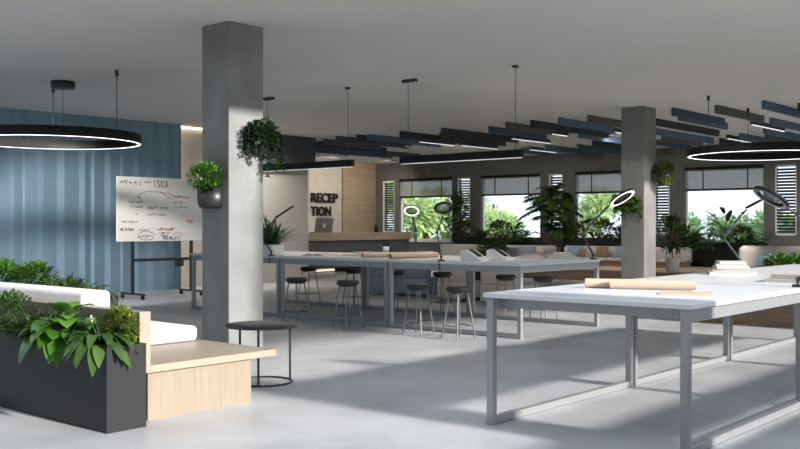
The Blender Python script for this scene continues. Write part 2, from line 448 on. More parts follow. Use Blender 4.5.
def bar_pendant(x, y0, y1, z, label):
    t = thing('linear_pendant', label, 'pendant lamp', (x, (y0 + y1) / 2, z), 'long black bar pendants')
    MB().box(x - .04, x + .04, y0, y1, z + .012, z + .125, .003).build('bar_body', 'black_plain', t)
    MB().box(x - .03, x + .03, y0 + .02, y1 - .02, z + .004, z + .013).build('diffuser', 'led_soft', t)
    L = bpy.data.lights.new('pendant_glow', 'AREA'); L.shape = 'RECTANGLE'; L.size = .06; L.size_y = y1 - y0 - .05; L.energy = 20; L.color = (1, .93, .84)
    o = bpy.data.objects.new('pendant_glow', L); C.objects.link(o); o.parent = t; o.location = (0, 0, .002)
    ya, yb = y0 + .12, y1 - .15
    for yy in (ya, yb):
        w = MB().rod((x, yy, z + .12), (x, yy, CEIL - .02), .004, n=6).build('cable', 'black_metal', t)
        MB().lathe((x, yy, 0), [(0, CEIL - .03), (.045, CEIL - .03), (.045, CEIL), (0, CEIL)], 16).build('cable_anchor', 'black_metal', w)
    MB().box(x - .035, x + .035, yb - .16, yb + .10, CEIL - .045, CEIL).build('canopy', 'black_metal', t)
bar_pendant(11.33, 7.49, 9.75, 2.385, 'black bar pendant over the right end of the back tables')
bar_pendant(11.33, 10.78, 13.03, 2.385, 'black bar pendant over the left end of the back tables')

# ------------------------------------------------------------------ ceiling baffles
BAF = [('grey', 17.51, 7.25, 19.93), ('blue', 17.43, 6.34, 20.0), ('charcoal', 18.23, 5.97, 20.7), ('slate', 17.37, 8.05, 19.85), ('blue', 18.29, 8.34, 20.74),
('charcoal', 18.18, 9.14, 22.22), ('blue', 20.03, 10.07, 24.12), ('grey', 22.4, 10.66, 24.82), ('teal', 22.67, 11.39, 25.71), ('navy', 20.53, 7.72, 22.56),
('blue', 20.32, 7.23, 23.2), ('blue', 22.2, 8.05, 25.0), ('grey', 23.83, 8.6, 26.09), ('navy', 23.46, 9.43, 25.41), ('blue', 23.28, 9.03, 26.2), ('charcoal', 24.3, 9.95, 25.65),
('grey', 17.41, 9.9, 19.94), ('blue', 17.41, 10.6, 19.80), ('charcoal', 17.44, 11.31, 20.83), ('navy', 18.46, 12.12, 20.31), ('grey', 17.41, 11.93, 19.25),
('slate', 17.92, 12.75, 20.33), ('navy', 19.9, 10.78, 21.34), ('blue', 20.39, 11.85, 23.57), ('charcoal', 22.8, 12.83, 25.52), ('teal', 23.5, 13.72, 26.2),
('navy', 20.0, 13.55, 21.8), ('teal', 23.06, 14.49, 25.58), ('navy', 23.31, 15.16, 24.73), ('teal', 23.51, 15.59, 25.2), ('charcoal', 17.47, 13.78, 20.63),
('charcoal', 18.46, 14.62, 21.27), ('charcoal', 17.44, 15.03, 20.43), ('navy', 19.2, 15.9, 20.7), ('navy', 20.78, 15.74, 22.5), ('blue', 17.5, 16.14, 20.38),
('charcoal', 17.42, 16.44, 19.55), ('slate', 17.33, 17.08, 20.02), ('grey', 17.67, 17.86, 19.86), ('plain', 17.83, 18.59, 20.94), ('slate', 19.21, 20.03, 22.84), ('slate', 21.93, 19.47, 23.57)]
CN = {'grey': 'warm grey', 'blue': 'dusty blue', 'charcoal': 'charcoal', 'slate': 'slate blue', 'teal': 'dark teal', 'navy': 'navy', 'plain': 'plain navy'}
ORD = ['first', 'second', 'third', 'fourth', 'fifth', 'sixth', 'seventh', 'eighth', 'ninth', 'tenth', 'eleventh', 'twelfth']
ca, sa = math.cos(math.radians(40.7636)), math.sin(math.radians(40.7636))
def scr(x, y): return (sa * x - ca * y) / (ca * x + sa * y)
by = {}
for q in BAF: by.setdefault(q[0], []).append(q)
for c, lst in by.items():
    lst.sort(key=lambda q: scr(q[1], q[2]))
    for i, (c, x0, y, x1) in enumerate(lst):
        if c == 'plain': l = 'plain navy ceiling baffle without a light strip, above the reception desk'
        elif c == 'navy': l = 'thin navy ceiling baffle with a white light strip, %s from the left of those' % ORD[i]
        else: l = '%s ceiling baffle, %s from the left among the %s ones' % (CN[c], ORD[i], CN[c])
        t = thing('ceiling_baffle', l, 'ceiling baffle', ((x0 + x1) / 2, y, CEIL), 'acoustic baffles under the ceiling')
        h = .10 if c == 'navy' else .155
        MB().box(x0, x1, y - .03, y + .03, CEIL - h, CEIL, .004).build('felt_board', 'baffle_' + ('navy' if c == 'plain' else c), t)
        if c == 'navy':
            MB().box(x0 + .02, x1 - .02, y - .034, y + .02, CEIL - h - .008, CEIL - h + .004).build('light_strip', 'led_white', t)

# ------------------------------------------------------------------ whiteboard
t = thing('whiteboard', 'large white board on black castors covered in handwriting before the blue wall', 'whiteboard', (11.4, 16.1, 0))
bx0, bx1, bz0, bz1, by_ = 10.36, 12.52, 1.12, 2.38, 16.1
MB().box(bx0, bx1, by_, by_ + .03, bz0, bz1, .003).build('board', 'board_white', t)
for px in (10.74, 12.14):
    MB().box(px - .03, px + .03, by_ + .03, by_ + .07, .09, 2.2).build('post', 'black_metal', t)
    fo = MB().box(px - .03, px + .03, by_ - .33, by_ + .43, .075, .115)
    fo = fo.build('foot', 'black_metal', t)
    for yy in (by_ - .29, by_ + .39):
        MB().rod((px - .022, yy, .038), (px + .022, yy, .038), .038, n=16).rod((px, yy, .05), (px, yy, .08), .012, n=8).build('castor', 'black_plain', fo)
MB().box(10.77, 12.11, by_ + .035, by_ + .065, .72, .78).build('crossbar', 'black_metal', t)
MB().box(11.72, 11.90, by_ - .02, by_ + .035, .60, .76).build('marker_tray', 'black_metal', t)
# handwriting: strokes on the board; (u, v) are metres from the top left corner
note = [None]
def new_note(): note[0] = {}
def end_note():
    for k, b_ in note[0].items(): b_.build('handwritten_note' if k != 'arrow' else 'drawn_arrow', 'ink_' + k, t)
    note[0] = None
def stroke(ink, pts, w=.006):
    own = note[0] is None
    if own: new_note()
    mbx = note[0].setdefault(ink, MB())
    for (u0, v0), (u1, v1) in zip(pts, pts[1:]):
        d = Vector((u1 - u0, v1 - v0))
        if d.length < 1e-5: continue
        nn = Vector((-d.y, d.x)).normalized() * w * .8
        q = [(u0 + nn.x, v0 + nn.y), (u1 + nn.x, v1 + nn.y), (u1 - nn.x, v1 - nn.y), (u0 - nn.x, v0 - nn.y)]
        mbx.add([(bx0 + a, by_ - .002, bz1 - b_) for a, b_ in q], [(0, 1, 2, 3)])
    if own: end_note()
rw = random.Random(11)
def scribble(ink, u, v, w, h, w_=.006, step=.018):
    new_note(); pts = []; x = u; k = 0
    while x < u + w:
        pts.append((x, v + h * (rw.uniform(.1, .5) if k % 2 else rw.uniform(.5, 1)))); x += step * rw.uniform(.6, 1.3); k += 1
        if rw.random() < .12 and len(pts) > 2:
            stroke(ink, pts, w_); pts = []; x += .02
    if len(pts) > 1: stroke(ink, pts, w_)
    end_note()
def capital(u, v, w, h, kind):
    if kind == 'I': stroke('black', [(u + w / 2, v), (u + w / 2, v + h)], .009)
    if kind == 'S': stroke('black', [(u + w, v + .1 * h), (u + .3 * w, v), (u, v + .25 * h), (u + w, v + .7 * h), (u + .6 * w, v + h), (u, v + .9 * h)], .009)
    if kind == 'K': stroke('black', [(u, v), (u, v + h)], .009); stroke('black', [(u + w, v), (u, v + .55 * h), (u + w, v + h)], .009)
    if kind == 'A': stroke('black', [(u, v + h), (u + w / 2, v), (u + w, v + h)], .009); stroke('black', [(u + .2 * w, v + .65 * h), (u + .8 * w, v + .65 * h)], .009)
    if kind == 'M': stroke('black', [(u, v + h), (u + .2 * w, v), (u + w / 2, v + .7 * h), (u + .8 * w, v), (u + w, v + h)], .009)
    if kind == 'N': stroke('black', [(u, v + h), (u, v), (u + w, v + h), (u + w, v)], .009)
    if kind == 'H': stroke('black', [(u, v), (u, v + h)], .009); stroke('black', [(u + w, v), (u + w, v + h)], .009); stroke('black', [(u, v + h / 2), (u + w, v + h / 2)], .009)
scribble('black', .07, .05, .26, .12, .008, .022); scribble('black', .36, .05, .2, .12, .007, .022); scribble('black', .6, .05, .18, .11, .006, .024)
u = .82
new_note()
for ch in 'ISKA': capital(u, .05, .06, .14, ch); u += .095
end_note()
stroke('black', [(.48, .40), (.52, .33), (.66, .28), (1.0, .285), (1.2, .31), (1.28, .36)])
stroke('black', [(1.0, .285), (1.15, .37), (1.24, .42)]); stroke('black', [(.46, .37), (.48, .41), (.52, .40)], .012)
scribble('black', .24, .45, .36, .08); scribble('black', .30, .55, .30, .06); scribble('black', .68, .55, .52, .09); scribble('black', .70, .70, .42, .06)
scribble('black', .40, .70, .08, .04); scribble('black', .10, .84, .42, .07); scribble('black', .08, .98, .30, .09, .008); scribble('black', .48, 1.02, .26, .03)
scribble('red', 1.28, .33, .42, .08, .009); scribble('green', 1.28, .45, .26, .06); scribble('black', 1.36, .56, .3, .03)
scribble('red', .92, .98, .45, .08, .009); scribble('red', 1.0, 1.07, .22, .05); scribble('red', 1.62, .80, .2, .12, .008)
stroke('black', [(.46, 1.14), (.55, 1.08), (.68, 1.05), (.8, 1.1), (.88, 1.14)])
scribble('black', .45, 1.14, .32, .07); scribble('black', .96, 1.06, .16, .08); 
for k in range(4): scribble('blue', 1.0 + .02 * k, 1.13 + .026 * k, .2 + .06 * k, .035, .007)
for a0 in range(2):
    cx, cy, rx, ry, ink = ((.66, 1.19, .17, .045, 'black'), (1.42, 1.13, .11, .035, 'red'))[a0]
    stroke(ink, [(cx + rx * math.cos(q * PI / 10), cy + ry * math.sin(q * PI / 10)) for q in range(21)])
scribble('red', 1.05, 1.18, .12, .05); scribble('black', 1.2, 1.18, .3, .04)

# ------------------------------------------------------------------ reception
mb = MB()
t = thing('reception_desk', 'reception desk with pale wood top band and dark front at the back wall', 'desk', (20.9, 20.6, 0))
MB().box(17.4, 24.3, 20.55, 21.3, .13, .965).build('body', 'desk_dark', t)
MB().box(17.38, 24.32, 20.48, 20.75, .965, 1.205, .004).build('upper_panel', 'wood_desk', t)
MB().box(17.5, 24.2, 20.7, 21.2, 0, .13).build('plinth', 'black_plain', t)
MB().box(17.5, 20.9, 20.66, 20.70, .03, .10).build('light_strip', 'led_plinth', t)
t = thing('laptop', 'open dark laptop seen from behind on the reception desk', 'laptop', (20.3, 20.6, 1.205))
M = Matrix.Translation((20.31, 20.56, 1.212)) @ Matrix.Rotation(math.radians(10), 4, 'X')
MB().box(-.37, .37, -.008, .008, .0, .44, .004, M).build('lid', 'laptop', t)
mb = MB(); pts = []
for k in range(20):
    a = 2 * PI * k / 20; r = 1 - .10 * math.cos(2 * a) - .12 * max(0, math.sin(a)) ** 6; pts.append((.05 * r * math.cos(a), .06 * r * math.sin(a)))
v = [M @ Vector((p, -.0105, .21 + q)) for p, q in pts]
mb.add(v, [tuple(range(20))]); v = [M @ Vector((.012 + .012 * c_, -.0105, .285 + .02 * d_)) for c_, d_ in ((-1, -1), (1, 0), (1.2, 1), (-.4, .4))]
mb.add(v, [(0, 1, 2, 3)]); mb.build('emblem', 'white_plain', t)
MB().box(19.94, 20.68, 20.56, 20.75, 1.207, 1.22).build('keyboard_base', 'laptop', t)
t = thing('desk_plant', 'small dark plant in a black vase on the reception desk right end', 'plant', (22.75, 20.62, 1.205))
MB().lathe((22.75, 20.62, 1.205), [(0, 0), (.05, 0), (.07, .06), (.045, .14), (.05, .18)], 16).build('vase', 'black_plain', t)
mb = MB()
for k in range(26):
    a = R.uniform(0, 2 * PI); e = R.uniform(.3, 1.3)
    mb.leaf((22.75, 20.62, 1.37), (math.cos(a) * math.cos(e), math.sin(a) * math.cos(e), math.sin(e)), (0, 0, 1), R.uniform(.08, .18), .05, .2, 3)
mb.build('leaves', 'leaf_dark', t)
# wall lettering
def letters(txt, size, x, z, y, depth):
    cu = bpy.data.curves.new('lettering', 'FONT'); cu.body = txt; cu.size = size; cu.extrude = depth; cu.offset = .02; cu.space_character = .98
    o = bpy.data.objects.new('lettering', cu); C.objects.link(o)
    dg = bpy.context.evaluated_depsgraph_get(); me = bpy.data.meshes.new_from_object(o.evaluated_get(dg))
    bpy.data.objects.remove(o); return me
t = thing('wall_lettering', 'black raised RECEPTION letters in two lines on the pale wall behind the desk', 'sign', (23.17, 24.08, 2.1))
x_, z0_, z1_ = 23.17, 2.225, 2.555
for txt, z0_, wid in (('RECEP', 2.215, 1.33), ('TION', 1.745, .98)):
    me = letters(txt, .47, 0, 0, 0, .03)
    xs = [v.co.x for v in me.vertices]; ys = [v.co.y for v in me.vertices]
    sx = wid / (max(xs) - min(xs)); sz = .345 / (max(ys) - min(ys)); x0_, y0_ = min(xs), min(ys)
    for v in me.vertices:
        v.co = Vector(((v.co.x - x0_) * sx, -.025 - v.co.z * .6, z0_ - 2.1 + (v.co.y - y0_) * sz))
    me.materials.clear(); me.materials.append(MATS['black_plain'])
    o = bpy.data.objects.new('letter_line', me); C.objects.link(o); o.parent = t
# added ceiling spots that brighten the far room, behind baffles or outside the view
def added_spot(label, x, y, watts, aim, spread, col, soft=.12, blend=.8, group=None):
    t = thing('added_spot', label, 'ceiling light', (x, y, CEIL), group)
    MB().lathe((x, y, 0), [(.07, CEIL - .02), (.10, CEIL - .02), (.10, CEIL), (.07, CEIL)], 24).build('trim_ring', 'black_metal', t)
    MB().lathe((x, y, 0), [(0, CEIL - .008), (.07, CEIL - .008)], 24).build('lens', 'led_warm', t)
    L = bpy.data.lights.new('added_spot_beam', 'SPOT'); L.energy = watts; L.color = col; L.spot_size = math.radians(spread); L.spot_blend = blend; L.shadow_soft_size = soft
    o = bpy.data.objects.new('added_spot_beam', L); C.objects.link(o); o.location = (0, 0, -.04); o.parent = t
    o.rotation_euler = (Vector(aim) - Vector((x, y, CEIL - .04))).to_track_quat('-Z', 'Y').to_euler()
WARM = (1, .89, .76); NEU = (1, .93, .84)
added_spot('added ceiling spot washing the RECEPTION letters', 22.6, 22.2, 230, (23.4, 24.1, 1.4), 150, WARM)
added_spot('added ceiling spot over the wood clad corner', 25.2, 22.0, 130, (25.6, 24.1, 1.2), 150, WARM)
added_spot('added ceiling spot in front of the reception desk', 21.5, 18.3, 200, (21.5, 20.0, .6), 130, NEU)
added_spot('added ceiling spot hidden behind the near column', 14.85, 17.2, 420, (15.4, 18.16, 1.2), 130, NEU)  # added to lift the beige wall
added_spot('added ceiling spot left of the ring pendant aimed at the whiteboard', 5.9, 12.9, 3100, (10.7, 17.8, .1), 49, (1, .96, .91), .3, .55)  # added to brighten the whiteboard and lower blue wall
for k, (x, y) in enumerate(((21.2, 16.75), (21.1, 14.05), (21.4, 11.5), (23.4, 8.3))):
    added_spot('added ceiling spot between the baffles, %s from the left' % ORD[k], x, y, 240, (25.0, y + .6, 0), 120, NEU)  # added to brighten the sofas and window plants
added_spot('added ceiling spot at the right aimed at the left face of the far column', 13.6, 4.2, 1000, (16.8, 8.5, .6), 44, NEU, .15, .4)
added_spot('added ceiling spot at the right aimed at the right face of the far column', 17.0, 5.4, 1250, (17.05, 8.35, .35), 50, NEU, .12, .25)  # this pair is added to light the far column

# ------------------------------------------------------------------ plants
def planter_box(name, label, x0, x1, y0, y1, z0, h, m='anthracite', wall=.02, cat='planter', group=None):
    t = thing(name, label, cat, ((x0 + x1) / 2, (y0 + y1) / 2, z0), group)
    z1 = z0 + h; mb = MB()
    mb.box(x0, x1, y0, y0 + wall, z0, z1); mb.box(x0, x1, y1 - wall, y1, z0, z1)
    mb.box(x0, x0 + wall, y0 + wall, y1 - wall, z0, z1); mb.box(x1 - wall, x1, y0 + wall, y1 - wall, z0, z1)
    mb.box(x0 + wall, x1 - wall, y0 + wall, y1 - wall, z0, z0 + .03)
    mb.build('box', m, t)
    MB().box(x0 + wall, x1 - wall, y0 + wall, y1 - wall, z1 - .10, z1 - .04).build('soil', 'soil', t)
    return z1 - .04
def unit(a, e): return Vector((math.cos(a) * math.cos(e), math.sin(a) * math.cos(e), math.sin(e)))
def g_grass(mb, c, n, L, W, e0=.5, e1=1.4, spread=.05, droop=.5):
    for k in range(n):
        a = R.uniform(0, 2 * PI); e = R.uniform(e0, e1)
        p = Vector(c) + Vector((R.uniform(-spread, spread), R.uniform(-spread, spread), 0))
        mb.leaf(p, unit(a, e), (0, 0, 1), L * R.uniform(.6, 1.1), W, droop * R.uniform(.5, 1.2), 5, .4)
def g_bush(mb, sm, c, rad, n, L, W, base=None, up=.3):
    c = Vector(c); base = Vector(base) if base else c - Vector((0, 0, rad[2]))
    for k in range(n):
        while True:
            q = Vector((R.uniform(-1, 1), R.uniform(-1, 1), R.uniform(-1, 1)))
            if .35 < q.length < 1: break
        p = c + Vector((q.x * rad[0], q.y * rad[1], q.z * rad[2]))
        d = q.normalized() + Vector((R.uniform(-.6, .6), R.uniform(-.6, .6), R.uniform(-.3, .6) + up))
        mb.leaf(p, d, (0, 0, 1), L * R.uniform(.6, 1.2), W * R.uniform(.7, 1.1), R.uniform(0, .35), 2 if L < .07 else 3, .3)
        if k % max(1, n // 28) == 0: sm.tube([base, base.lerp(p, .5) + Vector((0, 0, .02)), p], .004, 5)
def g_broad(mb, sm, c, n, H, L, W, e0=.5, e1=1.3, droop=.45, face=None):
    for k in range(n):
        a = R.uniform(0, 2 * PI) if face is None else face + R.uniform(-1.3, 1.3)
        e = R.uniform(e0, e1); h = H * R.uniform(.55, 1.1)
        d = unit(a, e); p = Vector(c) + d * h
        sm.tube([c, Vector(c) + unit(a, min(1.5, e + .25)) * h * .6, p], .005, 5)
        d2 = unit(a, e - R.uniform(.5, .9))
        mb.leaf(p, d2, (0, 0, 1), L * R.uniform(.75, 1.15), W * R.uniform(.85, 1.1), droop * R.uniform(.5, 1.2), 9, .18, .72)
def g_palm(mb, sm, c, n, L, leafL, e0=.2, e1=1.4, droop=.55):
    for k in range(n):
        a = 2 * PI * k / n + R.uniform(-.3, .3); e = R.uniform(e0, e1); d = unit(a, e); l = L * R.uniform(.7, 1.1)
        pts = []
        for i in range(9):
            t_ = i / 8; pts.append(Vector(c) + d * l * t_ - Vector((0, 0, 1)) * droop * l * t_ * t_)
        sm.tube(pts, .006, 4)
        for i in range(2, 9):
            tang = (pts[i] - pts[i - 1]).normalized(); sd = tang.cross(Vector((0, 0, 1))).normalized()
            for s_ in (-1, 1):
                for o_ in (0, .5):
                    p = pts[i - 1].lerp(pts[i], o_ + .25)
                    mb.leaf(p, tang * .8 + sd * s_, (0, 0, 1), leafL * math.sin(PI * (i / 9)) ** .5 * R.uniform(.8, 1.1), leafL * .15, .35, 3, .2)
def g_trail(mb, sm, c, rad, n, length, L, W, lift=.10):
    for k in range(n):
        a = R.uniform(0, 2 * PI); r = R.uniform(.4, 1)
        p = Vector(c); q = Vector(c) + Vector((math.cos(a) * rad[0] * r, math.sin(a) * rad[1] * r, lift * R.uniform(.2, 1)))
        l = length * R.uniform(.25, 1); pts = [p, p.lerp(q, .6) + Vector((0, 0, .03)), q]
        m_ = 5
        for i in range(1, m_ + 1): pts.append(q + Vector((math.cos(a) * .03 * i / m_, math.sin(a) * .03 * i / m_, -l * i / m_)))
        sm.tube(pts, .003, 4)
        for i in range(len(pts) - 1):
            for j in range(4):
                w = pts[i].lerp(pts[i + 1], R.random())
                b_ = R.uniform(0, 2 * PI)
                mb.leaf(w, unit(b_, R.uniform(-.7, .6)), (0, 0, 1), L * R.uniform(.7, 1.2), W, .3, 2, .3)
def plant(name, label, loc, gens, m, cat='plant', group=None, stem_mat='leaf_dark'):
    t = thing(name, label, cat, loc, group); mb, sm = MB(), MB()
    for g in gens: g(mb, sm)
    mb.build('leaves', m, t)
    if sm.v: sm.build('stems', stem_mat, t)
    return t

# left bench and its planter
zs = planter_box('planter_box', 'tall anthracite planter box in the left foreground beside the oak bench', 3.69, 4.01, 5.86, 12.2, 0, .60)
c = (3.91, 6.04, zs); plant('boxwood_plant', 'lime green small leaved shrub at the near corner of the foreground planter', c, [lambda a, b_: g_bush(a, b_, (3.91, 6.03, zs + .15), (.10, .17, .15), 1000, .042, .026, (3.91, 6.04, zs))], 'leaf_lime')
c = (3.79, 6.10, zs); t = plant('peace_lily', 'glossy broad leaved plant with one pale flower spilling over the foreground planter', c,
    [lambda a, b_: g_broad(a, b_, (3.79, 6.10, zs), 26, .18, .17, .085, .3, 1.4, .5), lambda a, b_: g_broad(a, b_, (3.77, 6.08, zs), 16, .17, .18, .09, .3, 1.0, .75, PI + .6)], 'leaf_mid')
mb = MB()
for k in range(3): mb.leaf((3.69, 6.05, zs + .21), unit(3.6 + .5 * k, .5), (0, 0, 1), .075, .05, .1, 4, .4)
mb.rod((3.69, 6.05, zs + .21), (3.68, 6.04, zs + .25), .008, .006, 8); mb.build('flower', 'petal', t)
MB().tube([(3.79, 6.10, zs), (3.73, 6.08, zs + .14), (3.69, 6.05, zs + .21)], .004, 6).build('flower_stalk', 'leaf_mid', t)
c = (3.81, 6.56, zs); plant('monstera', 'big leaved plant with bright green leaves in the middle of the foreground planter', c,
    [lambda a, b_: g_broad(a, b_, (3.80, 6.56, zs), 24, .26, .20, .17, .5, 1.4, .45), lambda a, b_: g_broad(a, b_, (3.78, 6.54, zs), 16, .22, .20, .17, .25, 1.0, .65, PI + .4)], 'leaf_bright')
c = (3.83, 7.02, zs); plant('fern', 'dark spiky fern with arching blades in the foreground planter left of the big leaves', c, [lambda a, b_: g_grass(a, (3.83, 6.98, zs), 360, .40, .018, .5, 1.5, .1, .5), lambda a, b_: g_grass(a, (3.82, 7.15, zs), 240, .36, .018, .4, 1.4, .08, .55)], 'leaf_dark')
c = (3.85, 7.55, zs); plant('boxwood_plant', 'dark small leaved shrub at the left edge of the foreground planter', c, [lambda a, b_: g_bush(a, b_, (3.85, 7.55, zs + .17), (.16, .3, .17), 900, .05, .03, (3.85, 7.55, zs))], 'leaf_mid')

t = thing('lounge_bench', 'long oak lounge bench with upright back panel in the left foreground', 'bench', (4.7, 9, 0))
MB().box(4.14, 5.13, 6.03, 12.4, 0, .355).build('base', 'oak', t)
MB().box(4.05, 5.38, 6.0, 12.4, .355, .41, .003).build('seat_board', 'oak_flat', t)
MB().box(4.05, 4.145, 6.0, 12.4, .41, .81, .003).build('back_panel', 'oak_flat', t)
def cushion(label, x0, x1, y0, y1, z0, z1, m, bev, group=None, M=None):
    o = MB().box(x0, x1, y0, y1, z0, z1, bev, M).build('cushion', m, None, (((x0 + x1) / 2, (y0 + y1) / 2, z0)) if M is None else None)
    return tag(o, label, 'cushion', group)
M = Matrix.Translation((4.16, 0, .41)) @ Matrix.Rotation(math.radians(-5), 4, 'Y')
cushion('long white seat cushion lying on the oak bench', 4.44, 5.30, 6.94, 12.3, .412, .55, 'upholstery_white', .045)
cushion('long white back cushion leaning on the oak back panel of the bench', 4.152, 4.42, 6.94, 12.3, .56, .91, 'upholstery_white', .045)
zs2 = planter_box('planter_box', 'anthracite planter box with ferns behind the white bench cushion', 6.22, 6.58, 10.2, 17.2, 0, .60)
for k, (y, kind) in enumerate(((10.4, 'grass'), (11.1, 'fern'), (11.9, 'bush'), (12.8, 'bush'), (13.7, 'fern'), (14.6, 'bush'), (15.6, 'fern'))):
    nm = ['rightmost in', 'second from the right in', 'third from the right in', 'in the middle of', 'third from the left in', 'second from the left in', 'leftmost in'][k]
    c = (6.4, y, zs2)
    if kind == 'grass': plant('spider_plant', 'thin bladed spider plant %s the planter before the blue wall' % nm, c, [lambda a, b_: g_grass(a, c, 110, .55, .016, .2, 1.2, .06, .75)], 'leaf_grass', group='plants in the far left planter')
    elif kind == 'fern': plant('fern', 'green fern %s the planter before the blue wall' % nm, c, [lambda a, b_: g_grass(a, c, 280, .44, .045, .1, 1.4, .2, .45)], 'leaf_mid', group='plants in the far left planter')
    else: plant('leafy_bush', 'bushy green plant %s the planter before the blue wall' % nm, c, [lambda a, b_: g_bush(a, b_, (c[0], c[1], c[2] + .18), (.2, .48, .2), 620, .09, .055, c)], 'leaf_bright', group='plants in the far left planter')

# side table
t = thing('side_table', 'round black metal side table beside the near column', 'side table', (5.84, 6.7, 0))
MB().lathe((5.84, 6.70, 0), [(0, .512), (.335, .512), (.34, .517), (.34, .53), (.335, .535), (0, .535)], 56).build('tabletop', 'black_metal', t)
cx, cy = 5.84, 6.70
for a in (-.35, 1.75, 3.85):
    MB().rod((cx + .27 * math.cos(a), cy + .27 * math.sin(a), .008), (cx + .27 * math.cos(a), cy + .27 * math.sin(a), .513), .011, n=10).build('leg', 'black_metal', t)
MB().lathe((cx, cy, .008), [(.27 + .009 * math.cos(q * PI / 5), .009 * math.sin(q * PI / 5)) for q in range(11)], 56).build('base_ring', 'black_metal', t)

# pots on the near column
def wall_pot(name, label, cx, cy, z0, r, h, face, m='black_metal'):
    t = thing(name, label, 'wall planter', (cx, cy, z0))
    a0, a1 = (PI / 2, 3 * PI / 2) if face == '-X' else (PI, 2 * PI)
    mb = MB().lathe((cx, cy, z0), [(0, 0), (r * .72, 0), (r * .9, .02), (r, .07), (r, h), (r - .012, h), (r - .012, h - .05), (0, h - .05)], 28, a0, a1)
    if face == '-X': mb.box(cx - .008, cx - .001, cy - r, cy + r, z0, z0 + h)
    else: mb.box(cx - r, cx + r, cy - .008, cy - .001, z0, z0 + h)
    mb.build('pot', m, t); return t
t = wall_pot('wall_pot', 'black half round pot fixed to the left face of the near column', 6.77, 8.62, 1.63, .165, .235, '-X')
plant('trailing_bush', 'light green bushy plant growing from the half round pot on the near column', (6.68, 8.60, 1.83), [lambda a, b_: g_bush(a, b_, (6.62, 8.56, 1.99), (.15, .25, .14), 700, .06, .035, (6.68, 8.60, 1.83))], 'leaf_bright')
t = wall_pot('wall_pot', 'dark half round pot hidden by ivy on the right face of the near column', 7.12, 8.33, 2.28, .15, .2, '-Y')
plant('hanging_ivy', 'dark ivy hanging over the right edge of the near column', (7.12, 8.22, 2.44), [lambda a, b_: g_bush(a, b_, (7.12, 8.18, 2.46), (.23, .13, .16), 560, .06, .045, (7.12, 8.22, 2.44)), lambda a, b_: g_trail(a, b_, (7.12, 8.22, 2.46), (.22, .12), 26, .34, .055, .045), lambda a, b_: g_trail(a, b_, (7.28, 8.16, 2.44), (.08, .06), 12, .5, .055, .045, .05)], 'leaf_ivy')
# far column plants
t = wall_pot('wall_pot', 'dark half round pot high on the right face of the far column', 17.20, 8.35, 2.28, .15, .2, '-Y')
plant('hanging_fern', 'olive green bushy plant high on the right face of the far column', (17.22, 8.24, 2.44), [lambda a, b_: g_bush(a, b_, (17.26, 8.16, 2.44), (.28, .17, .22), 620, .09, .06, (17.22, 8.24, 2.44))], 'leaf_olive')
t = wall_pot('wall_pot', 'dark half round pot on the left face of the far column', 16.78, 8.66, 1.70, .15, .18, '-X')
plant('hanging_ivy', 'green trailing plant on the left face of the far column behind the ring lamp', (16.68, 8.66, 1.86), [lambda a, b_: g_bush(a, b_, (16.62, 8.7, 1.9), (.15, .26, .14), 300, .09, .05, (16.68, 8.66, 1.86)), lambda a, b_: g_trail(a, b_, (16.68, 8.66, 1.88), (.16, .28), 22, .5, .09, .05)], 'leaf_mid')

# ------------------------------------------------------------------ things on the back tables
TT = .955
t = thing('grass_pot', 'white block planter with tall grass on the left back table by the column', 'plant', (10.36, 11.75, TT))
MB().box(10.24, 10.50, 11.53, 12.0, TT, TT + .17, .012).build('pot', 'white_pot', t)
mb = MB(); g_grass(mb, (10.37, 11.70, TT + .16), 150, .72, .03, .45, 1.45, .09, .35); mb.build('leaves', 'leaf_grass', t)
MB().box(10.27, 10.47, 11.56, 11.97, TT + .165, TT + .172).build('soil', 'soil', t)

